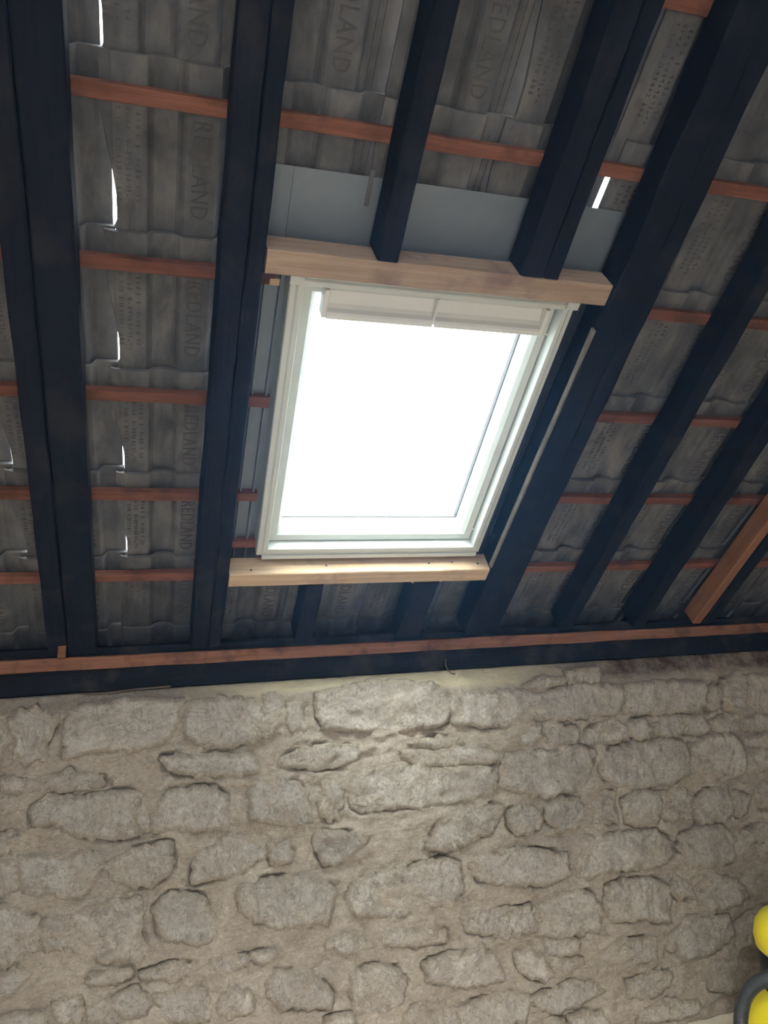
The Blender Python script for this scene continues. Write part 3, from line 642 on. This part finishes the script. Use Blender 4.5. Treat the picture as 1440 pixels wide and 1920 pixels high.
PER = .308            # cover width of a tile
TL = .452
TH = .011
def tile_under(x, d):
    """underside height of the tile over its resting plane"""
    def ss(a, b, t):
        t = max(0, min(1, (t - a) / (b - a))); return t * t * (3 - 2 * t)
    z = 0.0
    h = .6 + .4 * ss(.0, .10, d)           # rolls flatten towards the head
    z += .024 * h * (ss(.082, .100, x) - ss(.150, .170, x))
    z += .004 * (ss(.100, .125, x) - ss(.125, .150, x))
    z += .027 * ss(.238, .258, x)
    if x < .012: z += .005 * ss(.012, .002, x)
    return z
def tile_bm(length=TL, slit=1.0, lap=.326, seed=0):
    rnd = random.Random(seed)
    xs = [0.0, .006, .012, .03, .055, .078, .084, .088, .093, .100, .112, .125, .138, .150, .157, .163, .170, .190, .215, .234, .240, .245, .250, .256, .262, .285, .305, .318, lap]
    ds = [0, .03, .07, .12, .18, .24, .30, .34, .365, .38, .40, length] if length > .42 else [0, .03, .07, .12, .18, .24, .30, length]
    bm = bmesh.new()
    lo, hi = [], []
    for d in ds:
        # left flange: reaches under the neighbour, drawn back towards the tail so daylight shows in the joint
        t = max(0, min(1, (d - .10) / .22)); t = t * t * (3 - 2 * t)
        left = -.013 + slit * .024 * t
        if slit and .365 < d < .385: left -= .006
        a, b = [], []
        XS = [left - .006, left] + [max(x, left + .002 + .001 * i) for i, x in enumerate(xs)] if False else [left] + [x if x > left + .001 else left + .001 * (i + 1) for i, x in enumerate(xs)]
        rib = .0
        for i, x in enumerate(XS):
            z = tile_under(x, d) + (.004 if i == 0 else 0)
            z += .0012 * noise.noise((x * 30, d * 12, seed))
            a.append(bm.verts.new((x, d, z)))
            b.append(bm.verts.new((x, d, z + TH * (.55 if i <= 1 else 1))))
        lo.append(a); hi.append(b)
    n = len(lo[0])
    for r0, r1 in ((lo[i], lo[i+1]) for i in range(len(ds)-1)):
        for i in range(n-1): bm.faces.new((r0[i], r0[i+1], r1[i+1], r1[i]))
    for r0, r1 in ((hi[i], hi[i+1]) for i in range(len(ds)-1)):
        for i in range(n-1): bm.faces.new((r0[i], r1[i], r1[i+1], r0[i+1]))
    for A, B in ((lo[0], hi[0]), (lo[-1], hi[-1])):
        for i in range(n-1): bm.faces.new((A[i], A[i+1], B[i+1], B[i]))
    for k in (0, n-1):
        for i in range(len(ds)-1): bm.faces.new((lo[i][k], lo[i+1][k], hi[i+1][k], hi[i][k]))
    # water bars along the underside of the cover roll, and the hanging nibs
    for x in (.272, .288):
        box_bm(x, x + .004, .05, length - .03, .0235, .028, bm=bm)
    return bm
def letters_mesh():
    cu = bpy.data.curves.new('raised_lettering', 'FONT')
    cu.body = 'REDLAND'; cu.size = .060; cu.extrude = .0009; cu.space_character = 1.12; cu.resolution_u = 2
    t = bpy.data.objects.new('tmp_text', cu); col.objects.link(t)
    bpy.context.view_layer.update()
    me = bpy.data.meshes.new_from_object(t.evaluated_get(bpy.context.evaluated_depsgraph_get()))
    bpy.data.objects.remove(t)
    bm = bmesh.new(); bm.from_mesh(me)
    x0 = min(v.co.x for v in bm.verts); x1 = max(v.co.x for v in bm.verts)
    for v in bm.verts:
        tx = (v.co.x - x0) / (x1 - x0)
        v.co = Vector((.184 + v.co.y, .115 + tx * .225, -.0004 - v.co.z))
    # three lines of small worn marking in the other trough: broken strokes, not legible
    rnd = random.Random(5)
    for row in range(3):
        d = .105
        while d < .325:
            if rnd.random() < .78:
                u = .018 + row * .021
                for _ in range(rnd.choice((2, 3))):
                    if rnd.random() < .5:
                        dd = d + rnd.uniform(0, .007); box_bm(u, u + .011, dd, dd + .0018, -.0012, .0005, bm=bm)
                    else:
                        uu = u + rnd.uniform(0, .009); box_bm(uu, uu + .0018, d, d + .007, -.0012, .0005, bm=bm)
                d += .0125
            else: d += .009
    me2 = bpy.data.meshes.new('raised_lettering'); bm.to_mesh(me2); bm.free(); me2.materials.append(M['letter'])
    return me2
LET = letters_mesh()
def mesh_of(bm, name):
    bmesh.ops.recalc_face_normals(bm, faces=bm.faces[:])
    me = bpy.data.meshes.new(name); bm.to_mesh(me); bm.free(); me.materials.append(M['tile'])
    return me
TILES = {'slit': [mesh_of(tile_bm(slit=s, seed=i), 'roof_tile') for i, s in enumerate((.8, .65, .5))],
         'tight': [mesh_of(tile_bm(slit=0, seed=7 + i), 'roof_tile') for i in range(2)],
         'wide': [mesh_of(tile_bm(slit=0, lap=.352, seed=21), 'roof_tile')],
         'open': [mesh_of(tile_bm(slit=1.25, lap=.312, seed=11), 'roof_tile')],
         'short': [mesh_of(tile_bm(length=.36, slit=.7, seed=15), 'roof_tile')],
         'short_open': [mesh_of(tile_bm(length=.36, slit=.9, lap=.292, seed=16), 'roof_tile')]}
BATTENS = [-.205, .175, .549, .931, 1.316, 1.685, 2.055]     # lower edge of each batten, measured down the slope
COLS = {-4: -1.297, -3: -.989, -2: -.681, -1: -.373, 0: -.065, 1: .243, 2: .551, 3: .859, 4: 1.167, 5: 1.50, 6: 1.808, 7: 2.116, 8: 2.424, 9: 2.732}
def tile(u, d, kind, rnd, k=0):
    me = rnd.choice(TILES[kind])
    tilt = math.atan2(.0165, TL - .05)
    o = bpy.data.objects.new('roof_tile', me); col.objects.link(o); o.parent = ceiling
    o.location = c_local(u + rnd.uniform(-.003, .003), d + rnd.uniform(-.004, .004), .1275)
    o.rotation_euler = (tilt, 0, rnd.uniform(-.006, .006))
    if kind not in ('short', 'short_open'):
        l = bpy.data.objects.new('raised_lettering', LET); col.objects.link(l); l.parent = o
    return o
rt = random.Random(3)
for r, b in enumerate(BATTENS + [2.43]):
    d = b - .086
    for c, u in COLS.items():
        if d > .6 and c in (1, 2, 3) and d < 1.95: continue          # the rooflight
        kind = 'tight'
        if (r, c) in ((1, 3), (2, 5), (3, -1), (4, -2)): kind = 'slit'
        if c in (-1, 0) and r < 6: kind = 'open'
        if r >= 6: kind = 'tight'
        if r == 2 and c in (1, 2, 3): kind = 'short'
        if r == 2 and c == 3: kind = 'short_open'
        if c >= 5 and (r, c) != (2, 5): kind = 'tight'
        if c == 4: kind = 'wide'
        tile(u + (.027 if (r, c) == (2, 4) else 0) - (.010 if r < 2 and c < 2 else 0) + (.006 * (r - 3) if c <= 1 else 0), d, kind, rt)

# ================================================================== BATTENS
def batten(u0, u1, b, label, seed):
    o = roof_timber('tile_batten', u0, u1, b - .034, b, .1005, .1255, 0, M['batten_wood'], seed, .0012, .002)
    return tag(o, label, 'batten', 'battens under the roof tiles')
batten(XL, XR, BATTENS[1], 'topmost reddish tile batten, cut by the top edge of the picture at its right end', 2)
batten(XL, XR, BATTENS[2], 'long reddish batten just above the grey flashing over the rooflight', 3)
batten(XL, .330, BATTENS[3], 'reddish batten left of the rooflight, level with its top timber', 4)
batten(1.24, XR, BATTENS[3], 'reddish batten right of the rooflight, level with its top rail', 5)
batten(XL, .362, BATTENS[4], 'reddish batten left of the rooflight, at mid height of the glass', 6)
batten(1.24, XR, BATTENS[4], 'reddish batten right of the rooflight, at mid height of the glass', 7)
batten(XL, .362, BATTENS[5], 'reddish batten left of the rooflight, level with the foot of the glass', 8)
batten(1.24, XR, BATTENS[5], 'reddish batten right of the rooflight, level with the foot of the glass', 9)
batten(XL, XR, BATTENS[6], 'lowest reddish tile batten, level with the sill timber of the rooflight', 10)
o = roof_timber('tile_batten', .286, .42, 1.868, 1.898, .1005, .1255, 0, M['batten_wood'], 12, .001, .002)
tag(o, 'short stub of brown batten at the bottom left corner of the rooflight', 'batten', 'battens under the roof tiles')

# ================================================================== RAFTERS
def rafter(u0, u1, d0, d1, label, seed, mat='black_wood', depth=.1, jit=.0018, w0=0):
    o = roof_timber('rafter', u0, u1, d0, d1, w0, depth, 1, M[mat], seed, jit, .004)
    return tag(o, label, 'rafter', 'rafters under the roof')
DE = 2.305
rafter(-.289, -.231, -1.6, DE, 'narrower left-hand timber of the black rafter pair at the left', 21)
rafter(-.227, -.136, -1.6, DE, 'wider right-hand timber of the black rafter pair at the left', 22)
rafter(.181, .240, -1.6, DE, 'left timber of the black rafter pair along the rooflight left side', 23)
rafter(.243, .284, -1.6, DE, 'right timber of the black rafter pair along the rooflight left side', 24)
rafter(.558, .612, -1.6, .790, 'single black rafter ending on the timber above the rooflight', 25)
rafter(.950, 1.013, -1.6, .790, 'left timber of the black rafter pair ending above the rooflight', 26)
rafter(1.017, 1.060, -1.6, .790, 'right timber of the black rafter pair ending above the rooflight', 27)
rafter(.556, .618, 1.986, DE, 'short black rafter under the rooflight sill, the left one', 28)
rafter(.960, 1.050, 1.986, DE, 'short black rafter under the rooflight sill, the right one', 29)
rafter(1.238, 1.322, -1.6, DE, 'left timber of the black rafter pair along the rooflight right side', 30, jit=.003)
rafter(1.326, 1.384, -1.6, DE, 'right timber of the black rafter pair along the rooflight right side', 31, jit=.003, w0=.005)
rafter(1.672, 1.730, -1.6, DE, 'black rafter first to the right of the rooflight pair', 32, jit=.004)
rafter(2.024, 2.088, -1.6, DE, 'black rafter second to the right of the rooflight pair', 33, jit=.004)
rafter(2.338, 2.382, -1.6, DE, 'new orange-brown rafter at the right edge', 34, 'pine_d', .08, .0008)
rafter(2.390, 2.450, -1.6, DE, 'black rafter fixed against the new orange-brown rafter', 35)

o = roof_timber('lit_arris_strip', 1.2295, 1.2365, .93, 1.915, .001, .02, 1, M['lit_arris'], 39, .0012, .001)  # added sliver: its pale colour stands in for light on the rafter edge
tag(o, 'thin pale strip added as the lit left edge of the rafters right of the rooflight', 'strip')
# trimmers of the rooflight opening
o = roof_timber('trimmer_beam', .2875, 1.228, .791, .853, 0, .081, 0, M['pine_aged'], 41, .001, .003)
tag(o, 'pine trimmer timber across the top of the rooflight', 'beam', 'pine trimmers of the rooflight opening')
o = roof_timber('trimmer_beam', .2875, 1.230, 1.921, 1.982, 0, .080, 0, M['pine'], 42, .001, .003)
tag(o, 'pine trimmer timber under the rooflight, its upper face brightly lit', 'beam', 'pine trimmers of the rooflight opening')
for u, w in ((.62, .034), (1.00, .036), (1.09, .038), (1.19, .030), (.36, .020)):
    link('screw', lathe_bm([(.001, -.002), (.0035, -.0016), (.0042, .0005), (.0042, .002)], 12), M['gasket'], o, (u - (.2875 + 1.230) / 2, 1.921 - (1.921 + 1.982) / 2 - .0002, w), (-math.pi / 2, 0, 0))

# wall plate and the batten along it
o = link('wall_plate', beam_bm(XR - XL - .02, .09, .155, 0, .006, .004, .05, 50), M['black_wood_x'], None, ((XL + XR) / 2, 2.957, 1.4525))
tag(o, 'black wall plate beam lying along the top of the stone wall', 'beam')
o = link('plate_batten', beam_bm(XR - XL - .04, .036, .043, 0, .003, .0015, .06, 51), M['plate_batten_wood'], None, ((XL + XR) / 2, 2.898, 1.534))
tag(o, 'long brown batten along the front of the wall plate, under the rafter feet', 'batten')

# ================================================================== ROOFLIGHT
win = empty('window_1', R(.78, 1.39, .05), ROT); win['kind'] = 'structure'
UC, DC = .778, 1.378
HU, HD = .408, .513             # half size of the frame
SHEAR = .015
def wl(u, d, w):
    """window-local point from roof-frame coordinates, with the slight rack of the frame"""
    return Vector((u - .78 + SHEAR * (d - 1.39), d - 1.39, w - .05))
def rail(name, sec, side, mat, hu=HU, hd=HD, parent=None, smooth=False):
    """one mitred rail; sec = closed section (inset from the outer edge, w)"""
    bm = bmesh.new(); A, B = [], []
    for s, w in sec:
        a, b = hu - s, hd - s
        c = {'left': ((-a, -b), (-a, b)), 'right': ((a, -b), (a, b)), 'top': ((-a, -b), (a, -b)), 'bottom': ((-a, b), (a, b))}[side]
        A.append(bm.verts.new(wl(UC + c[0][0], DC + c[0][1], w))); B.append(bm.verts.new(wl(UC + c[1][0], DC + c[1][1], w)))
    n = len(sec)
    for i in range(n): bm.faces.new((A[i], A[(i+1) % n], B[(i+1) % n], B[i]))
    bm.faces.new(A); bm.faces.new(B)
    return link(name, bm, mat, parent or win)
SIDES = ('left', 'right', 'top', 'bottom')
fr = [(0, .062), (.003, .058), (.016, .056), (.019, .053), (.022, .051), (.034, .051), (.0355, .0525), (.037, .096), (.0455, .098), (.0455, .165), (0, .165)]
for s in SIDES: rail('frame_rail', fr, s, M['white'])
sa = [(.0400, .0920), (.0420, .088), (.066, .0885), (.068, .0905), (.0775, .101), (.0785, .105), (.0785, .122), (.0465, .122), (.0465, .0935), (.0400, .0935)]
for s in SIDES: rail('sash_rail', sa, s, M['white'])
for s in SIDES: rail('cladding_rail', [(.0470, .1225), (.0790, .1225), (.081, .160), (.0470, .160)], s, M['white'])
for s in SIDES: rail('glazing_gasket', [(.0600, .1605), (.0845, .1605), (.0860, .175), (.0600, .175)], s, M['gasket'])
bm = bmesh.new()
a, b = HU - .0780, HD - .0780
lo = [bm.verts.new(wl(UC + x, DC + y, .108)) for x, y in ((-a, -b), (a, -b), (a, b), (-a, b))]
hi = [bm.verts.new(wl(UC + x, DC + y, .112)) for x, y in ((-a, -b), (a, -b), (a, b), (-a, b))]
bm.faces.new(lo); bm.faces.new(hi)
for i in range(4): bm.faces.new((lo[i], lo[(i+1) % 4], hi[(i+1) % 4], hi[i]))
link('pane', bm, M['glass'], win)
# opening bar along the top of the sash: a curved trough in two halves with a fixing between
def bar_half(u0, u1):
    bm = bmesh.new()
    sec = [(.905, .086), (.918, .078), (.935, .074), (.950, .070), (.960, .062), (.966, .050), (.972, .046), (.985, .048), (.988, .053), (.984, .057), (.974, .056), (.968, .068), (.955, .079), (.935, .084), (.920, .088)]
    A = [bm.verts.new(wl(u0, d, w)) for d, w in sec]; B = [bm.verts.new(wl(u1, d, w)) for d, w in sec]
    n = len(sec)
    for i in range(n): bm.faces.new((A[i], A[(i+1) % n], B[(i+1) % n], B[i]))
    bm.faces.new(A); bm.faces.new(B)
    return bm
for u0, u1 in ((.474, .771), (.777, 1.098)): link('opening_bar', bar_half(u0, u1), M['white_bar'], win, smooth=False)
def wbox(name, u0, u1, d0, d1, w0, w1, mat, bev=.001):
    p, q = wl((u0+u1)/2, (d0+d1)/2, w0), wl((u0+u1)/2, (d0+d1)/2, w1)
    return link(name, box_bm(p.x - (u1-u0)/2, p.x + (u1-u0)/2, p.y - (d1-d0)/2, p.y + (d1-d0)/2, p.z, q.z, bev), mat, win)
wbox('bar_bracket', .462, .474, .905, .984, .050, .092, M['white_bar'])
wbox('bar_bracket', 1.098, 1.110, .905, .988, .048, .092, M['white_bar'])
wbox('bar_bracket', .7712, .7768, .905, .980, .052, .092, M['white_bar'], .0005)
for u, d in ((1.150, 1.000), (1.150, 1.800), (.401, .96), (.401, 1.80)):
    bm = lathe_bm([(.001, -.0022), (.0045, -.002), (.0055, 0), (.0055, .002)], 16)
    p = wl(u, d, .0885 if u < 1 else .0885)
    link('screw_cover', bm, M['white_bar'], win, p, smooth=True)
wbox('corner_piece', UC - HU - .003, UC - HU + .034, DC - HD - .0, DC - HD + .03, .044, .052, M['white'])
wbox('corner_piece', UC + HU - .034, UC + HU + .003, DC - HD - .0, DC - HD + .03, .044, .052, M['white'])
wbox('frame_foot_strip', UC - HU + .018, UC + HU - .012, DC + HD - .004, DC + HD + .012, .051, .10, M['white'])

# flashing: sheet over the rooflight, gutters down its sides
def sheet(name, pts_u, d0, d1, mat, label):
    """folded sheet: pts_u = (u, w) polyline, run down the slope"""
    bm = bmesh.new(); T = .0012
    uc = sum(p[0] for p in pts_u) / len(pts_u); dc = (d0 + d1) / 2
    rows = []
    for dd in (d0 - dc, d1 - dc):
        rows.append([bm.verts.new((u - uc, dd, w)) for u, w in pts_u] + [bm.verts.new((u - uc, dd, w + T)) for u, w in reversed(pts_u)])
    n = len(rows[0])
    for i in range(n): bm.faces.new((rows[0][i], rows[0][(i+1) % n], rows[1][(i+1) % n], rows[1][i]))
    k = len(pts_u)
    for r in rows:
        for i in range(k - 1): bm.faces.new((r[i], r[i+1], r[n-2-i], r[n-1-i]))
    o = link(name, bm, mat, None, R(uc, dc, 0), ROT)
    return tag(o, label, 'flashing', 'grey metal flashing round the rooflight')
sheet('flashing_sheet', [(.245, .1235), (.347, .1235), (.3475, .1205), (.3505, .1205), (.351, .1235), (1.325, .1235)], .636, .905, M['flashing'], 'flat grey metal flashing sheet above the rooflight, behind the rafters')
sheet('flashing_gutter', [(.20, .1262), (.262, .1264), (.263, .152), (.2645, .152), (.2655, .1264), (.29, .1265), (.306, .127), (.308, .112), (.313, .112), (.315, .127), (.346, .127), (.348, .110), (.353, .110), (.355, .130), (.43, .130)], .862, 1.99, M['flashing'], 'ridged grey metal gutter down the left side of the rooflight')
sheet('flashing_gutter', [(1.12, .131), (1.196, .131), (1.198, .112), (1.203, .112), (1.205, .127), (1.225, .127), (1.227, .112), (1.231, .112), (1.2325, .127), (1.236, .127), (1.237, .100)], .862, 1.99, M['dark_flash'], 'dark ridged gutter down the right side of the rooflight')

o = sheet('trim_1', [(.30, .1225), (1.24, .1225)], 1.87, 2.012, M['dark_flash'], '')      # apron behind the sill timber
for k in ('label', 'category', 'group'): del o[k]
o['kind'] = 'structure'
# ================================================================== SMALL THINGS
def rbox(name, u0, u1, d0, d1, w0, w1, mat, rz=0, bev=.001):
    o = link(name, box_bm(-(u1-u0)/2, (u1-u0)/2, -(d1-d0)/2, (d1-d0)/2, 0, w1 - w0, bev), mat, None, R((u0+u1)/2, (d0+d1)/2, w0), ROT)
    return o
o = rbox('metal_strap', .531, .543, .618, .707, .119, .1215, M['gasket'])
tag(o, 'small dark metal strap lying on the grey flashing above the rooflight', 'strap')
o = rbox('wood_offcut', .318, .345, .912, .932, .0995, .119, M['pine'], bev=.003)
tag(o, 'pale wood stub by the top left corner of the rooflight', 'offcut')
o = rbox('wood_offcut', 1.036, 1.062, 1.984, 1.997, .012, .055, M['pine'], bev=.002)
tag(o, 'small pine packing block under the rooflight sill, right one', 'offcut', 'packing blocks under the sill timber')
o = rbox('wood_offcut', .948, .956, 1.984, 2.002, .014, .050, M['pine'], bev=.001)
tag(o, 'thin pine splinter hanging under the rooflight sill', 'offcut', 'packing blocks under the sill timber')
o = link('wood_block', box_bm(-.013, .013, -.012, .012, -.034, .034, .003), M['plate_batten_wood'], None, (-.245, 2.868, 1.612), (-.15, .03, 0))
tag(o, 'small brown wood block against the foot of the left rafter pair', 'block')
bm = tube_bm(catmull([(.0, 0, 0), (.05, -.004, -.004), (.12, -.002, -.001), (.19, .0, .003), (.30, .006, .006)], 6), .0035, 7)
o = link('twig', bm, M['twig'], None, (-.19, 2.902, 1.452), smooth=True)
tag(o, 'thin dry twig lying on the wall top under the black wall plate', 'twig')
bm = tube_bm(catmull([(0, 0, .05), (-.004, -.004, .03), (.0, -.008, .012), (.008, -.012, 0), (.018, -.016, -.008), (.03, -.018, -.010)], 6), .0022, 7)
o = link('wire_hook', bm, M['twig'], None, (1.165, 2.905, 1.449), smooth=True)
tag(o, 'bent dark wire hanging from the wall plate below the rooflight', 'wire')

# ---- yellow vacuum cleaner at the foot of the wall
VX, VY = 2.33, 2.45
vac = empty('vacuum_cleaner', (VX, VY, 0))
tag(vac, 'yellow and black canister vacuum cleaner with ribbed hose at the wall foot, bottom right', 'vacuum cleaner')
link('drum', lathe_bm([(.05, .032), (.18, .032), (.197, .05), (.20, .13), (.19, .18), (.165, .225), (.135, .255), (.10, .265)], 48), M['yellow'], vac, smooth=True)
link('collar', lathe_bm([(.08, .258), (.122, .258), (.130, .27), (.130, .375), (.122, .39), (.08, .39)], 48), M['black_plastic'], vac, smooth=True)
hd = link('motor_head', lathe_bm([(.08, .384), (.122, .387), (.138, .405), (.144, .445), (.136, .49), (.115, .52), (.075, .537), (.01, .542)], 48), M['yellow'], vac, smooth=True)
link('handle', tube_bm(catmull([(-.07, 0, .53), (-.06, 0, .575), (0, 0, .59), (.06, 0, .575), (.07, 0, .53)], 8), .011, 12), M['black_plastic'], vac, smooth=True)
for k in range(4):
    an = math.pi / 4 + k * math.pi / 2
    w = link('caster', lathe_bm([(.004, -.011), (.024, -.011), (.027, -.006), (.027, .006), (.024, .011), (.004, .011)], 20), M['black_plastic'], vac, (.15 * math.cos(an), .15 * math.sin(an), .027), (math.pi / 2, 0, an), smooth=True)
hp = catmull([(x - VX, y - VY, z) for x, y, z in ((2.240, 2.415, .338), (2.190, 2.405, .350), (2.143, 2.40, .352), (2.090, 2.40, .343), (2.048, 2.40, .316), (2.022, 2.40, .272), (2.010, 2.40, .215), (2.005, 2.395, .11), (1.995, 2.35, .045), (2.0, 2.20, .026), (2.10, 2.05, .026), (2.35, 1.98, .026), (2.6, 2.02, .026))], 40)
rad = [(.0245 if i % 4 < 2 else .0215) if i > 75 else .0275 for i in range(len(hp))]
link('hose', tube_bm(hp, rad, 18), M['hose'], vac, smooth=True)

# ---- haze volume added to stand in for lens glare round the rooflight
HAZE = .022
bm = bmesh.new()
prof = [(-1.75, .02), (2.86, .02), (2.86, 1.40), (3.2, 1.55)] + [(R(0, d, .30).y, R(0, d, .30).z) for d in (2.45, -1.4)] + [(-1.75, 2.75)]
a = [bm.verts.new((XL - .1, y, z)) for y, z in prof]; b = [bm.verts.new((XR + .1, y, z)) for y, z in prof]
bm.faces.new(a); bm.faces.new(b)
for i in range(len(prof)): bm.faces.new((a[i], a[(i+1) % len(prof)], b[(i+1) % len(prof)], b[i]))
m = bpy.data.materials.new('glare_air'); m.use_nodes = True
nt = m.node_tree; nt.nodes.remove(nt.nodes['Principled BSDF'])
vs = N(nt, 'ShaderNodeVolumeScatter'); vs.inputs['Density'].default_value = HAZE; vs.inputs['Anisotropy'].default_value = .72
vs.inputs['Color'].default_value = (.20, .50, 1.0, 1)
nt.links.new(vs.outputs[0], nt.nodes['Material Output'].inputs['Volume'])
hz = link('glare_haze', bm, m); hz['kind'] = 'stuff'; hz['label'] = 'thin bluish haze added as lens glare around the rooflight'
